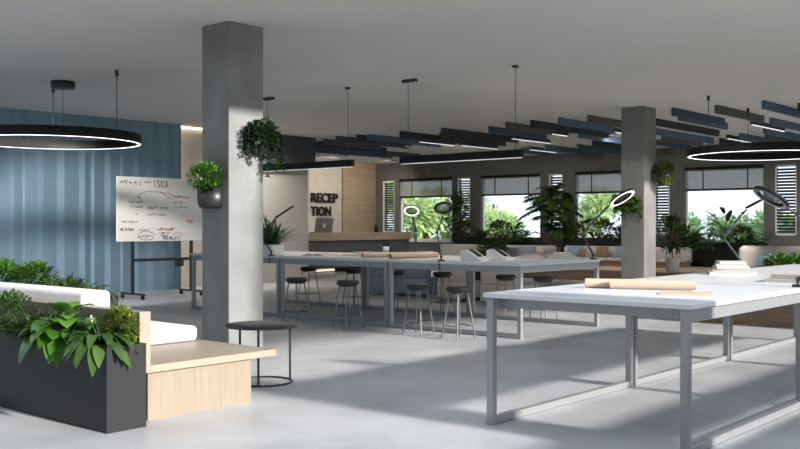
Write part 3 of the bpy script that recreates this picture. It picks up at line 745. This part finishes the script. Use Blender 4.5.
def ring_lamp(label, base, elbow, top, head, hr, normal, tilt_len=.0, clampdir=(-1, 0), lit=True, bar=False):
    """clamp lamp: base on the table edge, two arms, ring head"""
    t = thing('task_lamp', label, 'lamp', base, 'clamp lamps on the work tables')
    b, e, p, hd = map(Vector, (base, elbow, top, head))
    cl = MB().box(b.x - .035, b.x + .035, b.y - .035, b.y + .035, TT, TT + .022, .003)
    ex, ey = b.x + clampdir[0] * .045, b.y + clampdir[1] * .045
    cl.rod((ex, ey, TT + .012), (ex, ey, TT - .11), .009, n=10)
    cl.rod((ex, ey, TT + .012), (b.x, b.y, TT + .012), .009, n=8); cl.rod((ex, ey, TT - .105), (b.x, b.y, TT - .105), .008, n=8)
    cl.rod((b.x, b.y, TT - .105), (b.x, b.y, TT - .037), .007, n=8)
    cl.build('clamp', 'black_metal', t)
    po = b + Vector((0, 0, .06))
    MB().rod(b + Vector((0, 0, .02)), po, .012, n=10).build('post', 'dark_metal', t)
    side = (e - po).cross(Vector((0, 0, 1))); side = side.normalized() * .012 if side.length > 1e-3 else Vector((0, .012, 0))
    for nm, q0, q1 in (('lower_arm', po, e), ('upper_arm', e, p)):
        MB().rod(q0 + side, q1 + side, .010, n=8).rod(q0 - side, q1 - side, .010, n=8).build(nm, 'dark_metal', t)
    MB().rod(e - side * 2.2, e + side * 2.2, .02, n=12).rod(p - side * 2.0, p + side * 2.0, .016, n=12).rod(po - side * 2.2, po + side * 2.2, .018, n=12).build('joint', 'black_metal', t)
    N = -Vector(normal).normalized(); a = N.orthogonal().normalized(); c_ = N.cross(a)
    if bar:
        d = (hd - p).normalized(); rot = d.to_track_quat('X', 'Z').to_matrix().to_4x4(); M = Matrix.Translation(p) @ rot
        MB().box(-.02, (hd - p).length, -.035, .035, -.016, .016, .006, M).build('head', 'black_metal', t); return t
    M = Matrix.Translation(hd) @ Matrix((a, c_, N)).transposed().to_4x4()
    def tr(mb): mb.v = [tuple(M @ Vector(q)) for q in mb.v]; return mb
    h = tr(MB().ring((0, 0, 0), hr, hr * .72, -.009, .011, 48)).build('head', 'black_plain', t)
    tr(MB().ring((0, 0, 0), hr * .97, hr * .75, -.014, -.0095, 48)).build('light_ring', 'led_lamp' if lit else 'dark_metal', h)
    tr(MB().lathe((0, 0, 0), [(0, -.003), (hr * .72, -.003), (hr * .72, .003), (0, .003)], 40)).build('lens', 'lens_glass', h)
    MB().rod(p, hd + (p - hd).normalized() * hr * .95, .010, n=8).build('head_bracket', 'dark_metal', t)
    return t
def sight(px, py, t):
    u = (px - 400) / 957; return (ca * t + sa * u * t, sa * t - ca * u * t, 1.45 - (py - 224.6) / 957 * t)
def facing(r, up, toward): return (sa * r - ca * toward, -ca * r - sa * toward, up)
# lamp joints, with the distance of each lamp from the viewpoint
ring_lamp('black ring task lamp clamped to the front edge of the middle back table', (10.17, 8.03, TT), sight(437, 232.5, 12.95), sight(442.5, 217, 12.95), sight(443.5, 208, 12.9), .128, facing(.05, -.8, .6), clampdir=(-1, 0), lit=False)
ring_lamp('slender ring task lamp clamped to the rear edge of the middle back table', (12.11, 10.1, TT), sight(415.5, 231, 15.8), sight(413, 218, 15.8), sight(411.5, 210.5, 15.75), .135, facing(-.05, -.8, .6), clampdir=(1, 0))
ring_lamp('black bar headed task lamp on the left back table beside the grass pot', (10.17, 11.46, TT), sight(260, 236, 15.2), sight(277, 217, 15.2), sight(293.5, 206, 15.2), .1, (0, 0, -1), clampdir=(-1, 0), bar=True)
ring_lamp('large ring task lamp raised at the right rear corner of the back tables', (12.10, 6.80, TT), sight(582, 234, 13.55), sight(606, 208, 13.5), sight(622, 198, 13.45), .20, facing(.42, -.80, .36), clampdir=(0, -1))
ring_lamp('ring task lamp on the edge of the near tables with its head before the window', (7.79, 2.56, TT), sight(826, 250, 7.5), sight(797, 214, 7.45), sight(771, 197.5, 7.4), .147, facing(-.55, -.82, .06), clampdir=(0, -1), lit=False)
ring_lamp('ring task lamp behind the paper stack on the far edge of the near tables', (10.5, 4.04, TT), sight(723.5, 238, 10.7), sight(743, 213, 10.65), sight(756, 203, 10.6), .125, facing(.45, -.86, .1), clampdir=(0, 1))

def tube(label, p0, p1, r=.035, group=None, cap='cushion_brown'):
    t = thing('cardboard_tube', label, 'tube', p0, group)
    p0, p1 = Vector((p0[0], p0[1], p0[2] + r)), Vector((p1[0], p1[1], p1[2] + r)); d = (p1 - p0).normalized()
    MB().rod(p0, p1, r, n=24).build('roll', 'kraft', t)
    e = MB().rod(p0 - d * .004, p0 + d * .001, r * .8, n=20); e.rod(p1 - d * .001, p1 + d * .004, r * .8, n=20); e.build('end_cap', cap, t)
tube('long kraft paper tube lying nearest on the foreground white table', (6.63, 3.58, TT), (6.87, 3.03, TT), .037, 'kraft tubes on the foreground table', 'kraft')
tube('kraft paper tube half hidden behind the nearer tube on the foreground table', (6.62, 3.79, TT), (6.96, 3.04, TT), .037, 'kraft tubes on the foreground table', 'kraft')
tube('kraft paper tube lying left on the middle back table', (10.42, 9.72, TT), (11.6, 9.32, TT), .038, 'kraft tubes on the back table')
tube('kraft paper tube lying right on the middle back table beside its twin', (10.34, 9.10, TT), (11.35, 9.04, TT), .038, 'kraft tubes on the back table')
def flat(name, label, cat, cx, cy, z, w, d, h, rot, m, group=None, edge=None):
    M = Matrix.Translation((cx, cy, z)) @ Matrix.Rotation(rot, 4, 'Z')
    if edge:
        t = thing(name, label, cat, (cx, cy, z), group)
        MB().box(-w / 2, w / 2, -d / 2, d / 2, h * .12, h * .88, M=M).build('pages', 'paper', t)
        mb = MB().box(-w / 2 - .004, w / 2 + .004, -d / 2 - .004, d / 2 + .004, h * .88, h, M=M); mb.box(-w / 2 - .004, w / 2 + .004, -d / 2 - .004, d / 2 + .004, 0, h * .12, M=M)
        mb.build('cover', m, t); return t
    o = MB().box(-w / 2, w / 2, -d / 2, d / 2, 0, h, .002, M).build(name, m); return tag(o, label, cat, group)
flat('sketch_board', 'thin pale wooden sketch board lying before the tubes on the foreground table', 'board', 6.48, 2.90, TT, .22, .36, .014, .42, 'kraft')
bl_ = [('wide white book at the bottom of the paper stack on the near tables', .36, .44, .028, .05, 'paper'), ('white book second from the bottom of the paper stack on the near tables', .30, .33, .03, -.1, 'paper'),
       ('cream book in the middle of the paper stack on the near tables', .28, .31, .024, .1, 'paper'), ('white book second from the top of the near paper stack', .26, .29, .024, 0., 'paper'), ('grey topped book at the top of the near paper stack', .21, .25, .024, .12, 'paper_grey')]
z = TT
for l, w, d, h, r_, m_ in bl_:
    flat('book', l, 'book', 9.40, 3.74, z, w, d, h, .45 + r_, m_, 'books stacked on the near tables', True); z += h
flat('book', 'white book at the bottom of the small pile by the near lamp clamp', 'book', 8.45, 2.76, TT, .34, .5, .03, .1, 'paper', 'pile by the near lamp', True)
flat('book', 'dusky pink magazine on top of the small pile by the near lamp clamp', 'magazine', 8.47, 2.76, TT + .03, .28, .40, .035, -.05, 'paper_pink', 'pile by the near lamp', True)
# open books and papers on the left back table
for (cx, cy, l) in ((10.62, 10.78, 'open book lying on the left back table in front of the desk'),):
    t = thing('open_book', l, 'book', (cx, cy, TT))
    for s_ in (-1, 1):
        mb = MB(); v = []; n_ = 8
        for i in range(n_ + 1):
            u = i / n_; zz = TT + .004 + .05 * math.sin(PI * min(1, u * 1.1)) ** .8 * (1 - .5 * u)
            for w in (-.2, .2): v.append((cx + w, cy + s_ * u * .26, zz))
        f = [(2 * i, 2 * i + 2, 2 * i + 3, 2 * i + 1) for i in range(n_)]
        o = len(v); v += [(a, b_, TT) for a, b_, _ in v]; f += [(o + 2 * i, o + 2 * i + 1, o + 2 * i + 3, o + 2 * i + 2) for i in range(n_)]
        f += [(2 * i, o + 2 * i, o + 2 * i + 2, 2 * i + 2) for i in range(n_)] + [(2 * i + 1, 2 * i + 3, o + 2 * i + 3, o + 2 * i + 1) for i in range(n_)] + [(2 * n_, o + 2 * n_, o + 2 * n_ + 1, 2 * n_ + 1)]
        mb.add(v, f, False); mb.build('page_block', 'paper', t)
flat('paper_sheaf', 'white sheaf of papers beside the open book on the left back table', 'papers', 11.1, 10.45, TT, .32, .45, .02, .2, 'paper')
flat('paper_sheaf', 'white sheaf of papers behind the tubes on the left back table', 'papers', 11.9, 10.95, TT, .3, .45, .03, -.1, 'paper')
flat('book', 'dark covered book under the pen holder on the middle back table', 'book', 11.55, 10.36, TT, .26, .34, .04, .3, 'paper_dark', None, True)
t = thing('pen_holder', 'small white pen holder with dark pens on the middle back table', 'pen holder', (11.60, 10.30, TT + .04))
MB().lathe((11.60, 10.30, TT + .04), [(0, 0), (.05, 0), (.05, .1), (.044, .1), (.044, .01), (0, .01)], 20).build('cup', 'white_plain', t)
mb = MB()
for k in range(6):
    a = k * 1.05; mb.rod((11.60 + .02 * math.cos(a), 10.30 + .02 * math.sin(a), TT + .052), (11.60 + .05 * math.cos(a), 10.30 + .05 * math.sin(a), TT + .22), .005, n=6)
mb.build('pens', 'black_plain', t)
# two white wedge phones on the right back table
for k, (cx, cy, l) in enumerate(((10.45, 7.72, 'white curved desk phone with dark panel, left of the pair on the right back table'), (10.82, 7.55, 'white curved desk phone with dark panel, right of the pair on the right back table'))):
    t = thing('desk_phone', l, 'phone', (cx, cy, TT), 'two white desk phones')
    prof = []
    for i in range(11):
        u = i / 10; prof.append((u * .34, .19 * (1 - u) ** .9 * (1 - .35 * max(0, .25 - u) / .25) + .008))
    v = []; n_ = len(prof)
    for w in (0, .2):
        for u, zz in prof: v.append((cx + w, cy + .2 - u, TT + zz))
        for u, zz in prof: v.append((cx + w, cy + .2 - u, TT))
    f = [(i, i + 1, 2 * n_ + i + 1, 2 * n_ + i) for i in range(n_ - 1)]
    f += [(i, n_ + i, n_ + i + 1, i + 1) for i in range(n_ - 1)] + [(2 * n_ + i, 2 * n_ + i + 1, 3 * n_ + i + 1, 3 * n_ + i) for i in range(n_ - 1)]
    f += [(0, 2 * n_, 3 * n_, n_), (n_ - 1, 2 * n_ - 1, 4 * n_ - 1, 3 * n_ - 1), tuple([n_ + i for i in (0, n_ - 1)] + [3 * n_ + n_ - 1, 3 * n_])]
    MB().add(v, f).build('body', 'white_plain', t)
    v = []
    for i in range(2, 9):
        u, zz = prof[i]
        for w in (.045, .165): v.append((cx + w, cy + .2 - u, TT + zz + .006))
    MB().add(v, [(2 * i, 2 * i + 1, 2 * i + 3, 2 * i + 2) for i in range(6)], True).build('dark_panel', 'black_plain', t)
flat('paper_sheaf', 'flat sheaf of papers beside the phones on the right back table', 'papers', 11.35, 7.85, TT, .30, .42, .012, .2, 'paper')
z = TT
for l, w, d, h, r_, m_ in (('kraft coloured folder at the bottom of the magazine pile on the right back table', .46, .44, .03, .1, 'kraft'), ('white magazine in the middle of the pile on the right back table', .3, .3, .03, -.2, 'paper'), ('dark magazine on top of the pile on the right back table', .26, .34, .02, .25, 'paper_dark')):
    flat('magazine', l, 'magazine', 11.86, 7.62, z, w, d, h, .2 + r_, 'white_plain' if m_ == 'paper' else m_, 'magazines on the right back table', True); z += h
z = TT
for k, l in enumerate(('white book at the bottom of the small pile by the magazines', 'white book in the middle of the small pile by the magazines', 'white book on top of the small pile by the magazines')):
    flat('book', l, 'book', 11.86, 7.16, z, .26 - .02 * k, .34 - .05 * k, .032, .2 * k, 'white_plain', 'white books by the magazines', True); z += .032

# ------------------------------------------------------------------ lounge behind the back tables
def pouf(label, cx, cy, w, d, h, m):
    t = thing('lounge_chair', label, 'armchair', (cx, cy, 0))
    MB().box(cx - d / 2, cx + d / 2, cy - w / 2, cy + w / 2, .05, .38, .05).build('seat', m, t)
    MB().box(cx - d / 2, cx - d / 2 + .2, cy - w / 2, cy + w / 2, .34, h, .08).build('backrest', m, t)
    for sx in (-1, 1):
        for sy in (-1, 1): MB().rod((cx + sx * (d / 2 - .1), cy + sy * (w / 2 - .1), 0), (cx + sx * (d / 2 - .1), cy + sy * (w / 2 - .1), .06), .02, n=8).build('leg', 'black_metal', t)
pouf('pale low lounge chair seen under the middle of the back tables', 14.6, 11.05, .62, .75, .66, 'upholstery_beige')
pouf('pale low lounge chair seen under the right back table behind a stool', 14.3, 9.75, .78, .75, .68, 'upholstery_beige')
pouf('blue grey low lounge seat seen under the back tables left of the pale chairs', 15.0, 12.75, 1.7, .8, .6, 'upholstery_bluegrey')
zb = planter_box('planter_box', 'dark planter box between the pale lounge chairs behind the back tables', 14.9, 15.3, 10.2, 11.2, 0, .84)
plant('leafy_bush', 'round green bush rising behind the white phones', (15.1, 10.7, zb), [lambda a, b_: g_bush(a, b_, (15.1, 10.7, zb + .2), (.2, .34, .18), 900, .07, .05, (15.1, 10.7, zb))], 'leaf_mid')
def sofa(label, x0, y0, y1, seat_z, back_z, m, zbase=0., curve=True):
    t = thing('sofa', label, 'sofa', (x0 + .6, (y0 + y1) / 2, zbase))
    MB().box(x0 + .08, x0 + 1.15, y0 + .05, y1 - .05, zbase, zbase + .12).build('plinth', 'wood_brown', t)
    MB().box(x0, x0 + 1.2, y0, y1, zbase + .12, seat_z, .06).build('seat', m, t)
    MB().box(x0 + .92, x0 + 1.2, y0, y1, seat_z - .06, back_z, .1).build('backrest', m, t)
    if curve: MB().box(x0 + .35, x0 + 1.2, y0, y0 + .28, seat_z - .06, back_z - .02, .1).build('armrest', m, t)
sofa('long beige sofa under the second window with a rounded right end', 23.5, 15.05, 19.4, .42, .82, 'upholstery_beige')
t = thing('lounge_platform', 'low wooden platform carrying a sofa and a potted tree near the far column', 'platform', (23.2, 12.0, 0))
MB().box(21.9, 25.0, 9.3, 14.9, 0, .265).build('base', 'wood_brown', t)
MB().box(21.8, 25.0, 9.25, 14.95, .265, .30).build('deck_board', 'wood_desk', t)
sofa('beige sofa on the wooden platform left of the far column', 23.6, 10.9, 14.8, .52, .83, 'upholstery_beige', .3, False)
def soft(label, cx, cy, z, w, h, th, lean, rz, m):
    M = Matrix.Translation((cx, cy, z)) @ Matrix.Rotation(rz, 4, 'Z') @ Matrix.Rotation(lean, 4, 'Y')
    mb = MB(); n_ = 8; v = []
    for s_ in (-1, 1):
        for i in range(n_ + 1):
            for j in range(n_ + 1):
                u, w_ = i / n_ * 2 - 1, j / n_ * 2 - 1
                k = (max(0, (1 - u * u) * (1 - w_ * w_))) ** .45
                v.append(M @ Vector((s_ * th * .5 * k, w * .5 * u * (1 - .06 * (1 - abs(w_)) * 0), h * .5 + h * .5 * w_)))
    f = []; q = (n_ + 1) ** 2
    for i in range(n_):
        for j in range(n_):
            a = i * (n_ + 1) + j; f.append((a, a + 1, a + n_ + 2, a + n_ + 1)); f.append((q + a, q + a + n_ + 1, q + a + n_ + 2, q + a + 1))
    mb.add(v, f, True); tag(mb.build('throw_pillow', m), label, 'pillow', 'throw pillows on the sofas')
soft('blue grey pillow at the left of the long beige sofa', 24.28, 17.1, .42, .62, .34, .16, .18, .05, 'cushion_blue')
soft('dark pillow leaning in the middle of the long beige sofa', 24.22, 16.5, .42, .5, .34, .16, .2, -.2, 'cushion_dark')
soft('dark grey pillow next to the rounded end of the long beige sofa', 24.28, 15.95, .42, .6, .36, .16, .18, .1, 'upholstery_bluegrey')
soft('blue pillow at the left end of the sofa on the platform', 24.38, 14.3, .52, .5, .32, .16, .18, .1, 'cushion_blue')
soft('small brown pillow in front of the blue one on the platform sofa', 24.2, 14.0, .52, .3, .24, .14, .25, -.3, 'cushion_brown')
soft('brown pillow behind the raised lamp on the platform sofa', 24.3, 13.4, .52, .38, .3, .16, .2, 0, 'cushion_brown')
soft('wide blue pillow next to the far column on the platform sofa', 24.38, 12.6, .52, .8, .33, .16, .18, 0, 'cushion_blue')
# potted tree on the platform
t = thing('potted_tree', 'slim dark leaved tree in a pale pot right of the far column', 'plant', (22.05, 10.22, .3))
MB().lathe((22.05, 10.22, .3), [(0, 0), (.14, 0), (.16, .02), (.165, .33), (.15, .34), (.145, .29), (0, .28)], 28).build('pot', 'stone_pot', t)
MB().lathe((22.05, 10.22, .58), [(0, .005), (.146, .005)], 20).build('soil', 'soil', t)
sm = MB().tube([(22.05, 10.22, .58), (22.06, 10.24, .9), (22.03, 10.2, 1.3)], [.02, .016, .01], 8); mb = MB()
g_bush(mb, sm, (22.05, 10.22, 1.22), (.32, .38, .42), 420, .17, .06, (22.05, 10.22, .9)); sm.build('stems', 'bark', t); mb.build('leaves', 'leaf_dark', t)
# planters below the windows and their plants
z2 = planter_box('window_planter', 'dark planter box under the second window behind the long sofa', 25.1, 25.6, 16.2, 19.3, 0, 1.03, 'black_plain', group='planters below the windows')
z3 = planter_box('window_planter', 'dark planter box under the window left of the far column', 25.2, 25.7, 12.3, 15.2, 0, 1.05, 'black_plain', group='planters below the windows')
z4 = planter_box('window_planter', 'big dark planter box under the window right of the far column', 25.2, 25.9, 9.35, 11.75, 0, .96, 'black_plain', group='planters below the windows')
k = 0
def sill(kind, x, y, z, label, s=1.):
    s *= 1.3; x -= .08
    c = (x, y, z)
    if kind == 'bush': plant('leafy_bush', label, c, [lambda a, b_: g_bush(a, b_, (x, y, z + .22 * s), (.24, .32 * s, .22 * s), 330, .14, .085, c)], 'leaf_olive', group='plants below the windows')
    if kind == 'fern': plant('fern', label, c, [lambda a, b_: g_palm(a, b_, c, 20, .55 * s, .2)], 'leaf_mid', group='plants below the windows')
    if kind == 'broad': plant('broad_leaf_plant', label, c, [lambda a, b_: g_broad(a, b_, c, 22, .35 * s, .3 * s, .15, .5, 1.4, .3)], 'leaf_dark', group='plants below the windows')
    if kind == 'grass': plant('grass_plant', label, c, [lambda a, b_: g_grass(a, c, 120, .55 * s, .055, .4, 1.4, .1, .4)], 'leaf_olive', group='plants below the windows')
for q in (('bush', 25.35, 18.95, z2, 'low bush at the left end of the second window planter'), ('grass', 25.35, 18.3, z2, 'tufty plant second from the left in the second window planter'), ('bush', 25.35, 17.55, z2, 'bush in the middle of the second window planter'), ('broad', 25.35, 17.05, z2, 'broad leaved plant next to the palm in the second window planter', 1.1), ('fern', 25.35, 16.65, z2, 'fern at the right end of the second window planter'),
          ('bush', 25.45, 15.0, z3, 'bush at the left end of the planter left of the far column'), ('broad', 25.45, 14.6, z3, 'tall broad leaved plant in the planter left of the far column', 1.3), ('bush', 25.45, 13.9, z3, 'bush in the planter just behind the raised lamp arm'), ('grass', 25.45, 13.3, z3, 'tufty plant in the planter behind the raised lamp head', 1.1), ('bush', 25.45, 12.75, z3, 'bush at the far column end of that window planter'),
          ('bush', 25.5, 11.6, z4, 'olive bush at the left end of the treeline window planter', .9), ('grass', 25.5, 11.15, z4, 'tufty plant second from the left under the treeline window', .9), ('fern', 25.5, 10.75, z4, 'fern in the middle under the treeline window', .9), ('broad', 25.5, 10.25, z4, 'tall dark rubber plant standing up against the treeline window', 1.75), ('bush', 25.5, 9.85, z4, 'low bush right of the rubber plant', .8), ('fern', 25.5, 9.5, z4, 'fern at the right end under the treeline window', .8)):
    sill(*q)
# tall palm between the windows and a slim tree further left
t = thing('palm_tree', 'tall lush palm between the sofas in front of the window wall', 'plant', (25.25, 15.6, 0))
MB().lathe((25.25, 15.6, 0), [(0, 0), (.2, 0), (.24, .75), (.22, .76), (.21, .7), (0, .7)], 24).build('pot', 'black_metal', t)
mb, sm = MB(), MB()
sm.tube([(25.25, 15.6, .7), (25.22, 15.6, 1.5), (25.25, 15.6, 2.2)], [.05, .035, .025], 8)
for zz, n_, L in ((1.2, 9, .75), (1.6, 11, .95), (1.95, 13, 1.05), (2.2, 12, .95), (2.32, 7, .7)): g_palm(mb, sm, (25.24, 15.6, zz), n_, L, .40, .15, 1.3, .5)
sm.build('stems', 'bark', t); mb.build('leaves', 'leaf_mid', t)
t = thing('fig_tree', 'slim tall leafy tree in front of the shutter right of the reception window', 'plant', (25.4, 19.4, 0))
MB().lathe((25.4, 19.4, 0), [(0, 0), (.2, 0), (.24, .5), (.22, .51), (.21, .46), (0, .46)], 24).build('pot', 'black_metal', t)
mb, sm = MB(), MB(); sm.tube([(25.4, 19.4, .46), (25.42, 19.4, 1.2), (25.4, 19.35, 2.2)], [.03, .025, .012], 8)
g_bush(mb, sm, (25.4, 19.4, 1.75), (.35, .42, .8), 520, .2, .09, (25.4, 19.4, 1.1)); sm.build('stems', 'bark', t); mb.build('leaves', 'leaf_mid', t)

# bench group at the right behind the near tables
t = thing('lounge_bench', 'brown wooden lounge bench seen under and behind the near tables at right', 'bench', (14.3, 3.6, 0))
MB().box(13.75, 14.78, 1.6, 5.97, 0, .36).build('base', 'wood_brown', t)
MB().box(13.6, 14.78, 1.55, 6.0, .36, .41).build('seat_board', 'wood_brown', t)
MB().box(14.72, 14.82, 1.6, 5.8, .41, .80).build('back_panel', 'wood_brown', t)
zr = planter_box('planter_box', 'anthracite planter box behind the wooden bench at right', 14.83, 15.2, 1.6, 5.85, 0, .62)
for k, (y, kind) in enumerate(((5.6, 'grass'), (5.1, 'bush'), (4.45, 'broad'), (3.9, 'bush'))):
    nm = ('leftmost', 'second from the left', 'third from the left', 'rightmost')[k]; c = (15.0, y, zr)
    g = [lambda a, b_: g_grass(a, c, 120, .36, .04, .2, 1.3, .1, .5)] if kind == 'grass' else [lambda a, b_: g_bush(a, b_, (c[0], c[1], c[2] + .2), (.2, .36, .18), 480, .12, .07, c)] if kind == 'bush' else [lambda a, b_: g_broad(a, b_, c, 26, .22, .25, .13, .3, 1.3, .4)]
    plant({'grass': 'fern', 'bush': 'leafy_bush', 'broad': 'broad_leaf_plant'}[kind], 'bright green plant behind the near tables at right, %s of its planter' % nm, c, g, 'leaf_bright', group='plants in the right planter')
t = thing('sofa', 'pale rounded sofa behind the greenery at the right edge', 'sofa', (18.2, 5.6, 0))
MB().box(17.3, 18.1, 3.2, 6.9, .06, .45, .06).build('seat', 'upholstery_beige', t)
MB().box(18.0, 18.3, 3.2, 7.05, .3, 1.05, .12).build('backrest', 'upholstery_beige', t)
MB().box(17.3, 18.2, 3.3, 6.8, 0, .07).build('plinth', 'black_plain', t)
soft('blue pillow on the pale sofa behind the greenery at the right edge', 17.85, 6.3, .45, .7, .42, .18, .2, 0, 'cushion_blue')

# ------------------------------------------------------------------ trees outside
def tree(label, x, y, h, r, m, seed, n=1500, leafs=.5):
    global R
    keep = R; R = random.Random(seed)
    t = thing('tree', label, 'tree', (x, y, -.4), 'trees outside the windows')
    sm = MB().tube([(x, y, -.4), (x + .1, y, h * .35), (x, y + .1, h * .75)], [.22, .16, .06], 8); mb = MB()
    for k in range(9):
        a = R.uniform(0, 2 * PI); q = R.uniform(.2, .75) * r; zz = R.uniform(.3, .85) * h
        c = (x + q * math.cos(a), y + q * math.sin(a), zz)
        sm.tube([(x, y, zz * .6), c], [.05, .02], 5); rr_ = r * R.uniform(.4, .6)
        g_bush(mb, MB(), c, (rr_, rr_, rr_ * .8), n // 9, leafs, leafs * .6, c)
    mb.build('crown', m, t); sm.build('trunk', 'bark', t); R = keep
tree('light green tree filling the left part of the reception side window', 37, 34.2, 4.2, 1.9, 'leaf_tree', 1)
tree('light green tree filling the right part of the reception side window', 37.5, 30.6, 3.8, 1.6, 'leaf_tree', 2)
tree('round light green tree in the left half of the second window', 39, 27.4, 3.3, 1.25, 'leaf_tree', 3, 1300, .35)
tree('low green shrub like tree in the lower middle of the second window', 41, 25.4, 1.2, .9, 'leaf_tree', 4, 700, .3)
tree('light green tree in the window left of the far column', 40, 22.3, 3.1, 1.15, 'leaf_tree', 5, 1300, .35)
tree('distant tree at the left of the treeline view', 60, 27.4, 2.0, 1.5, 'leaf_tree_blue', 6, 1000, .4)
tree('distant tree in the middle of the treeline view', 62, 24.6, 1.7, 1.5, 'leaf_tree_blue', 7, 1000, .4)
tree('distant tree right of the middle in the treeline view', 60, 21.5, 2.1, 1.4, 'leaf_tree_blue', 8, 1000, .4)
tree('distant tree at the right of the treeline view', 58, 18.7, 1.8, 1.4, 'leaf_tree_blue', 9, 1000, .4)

# ------------------------------------------------------------------ daylight and camera
W = bpy.data.worlds.new('world'); bpy.context.scene.world = W; W.use_nodes = True
bg = W.node_tree.nodes['Background']; bg.inputs['Color'].default_value = (.79, .89, 1.0, 1); bg.inputs['Strength'].default_value = 1.55
L = bpy.data.lights.new('sun', 'SUN'); L.energy = 8.1; L.angle = math.radians(2.6); L.color = (1, .95, .88)
o = bpy.data.objects.new('sun', L); C.objects.link(o)
d = Vector((-.03, 1, -.39)); o.rotation_euler = d.to_track_quat('-Z', 'Y').to_euler(); o.location = (6, -20, 12)
cam = bpy.data.cameras.new('camera'); co = bpy.data.objects.new('camera', cam); C.objects.link(co)
co.location = (0, 0, 1.45); co.rotation_euler = (PI / 2, 0, math.radians(40.7636 - 90))
cam.sensor_width = 36; cam.lens = 36 * 957 / 800; cam.clip_end = 300; cam.clip_start = .05
S = bpy.context.scene; S.camera = co
S.view_settings.view_transform = 'Standard'; S.view_settings.look = 'None'; S.view_settings.gamma = 1
S.view_settings.exposure = .22
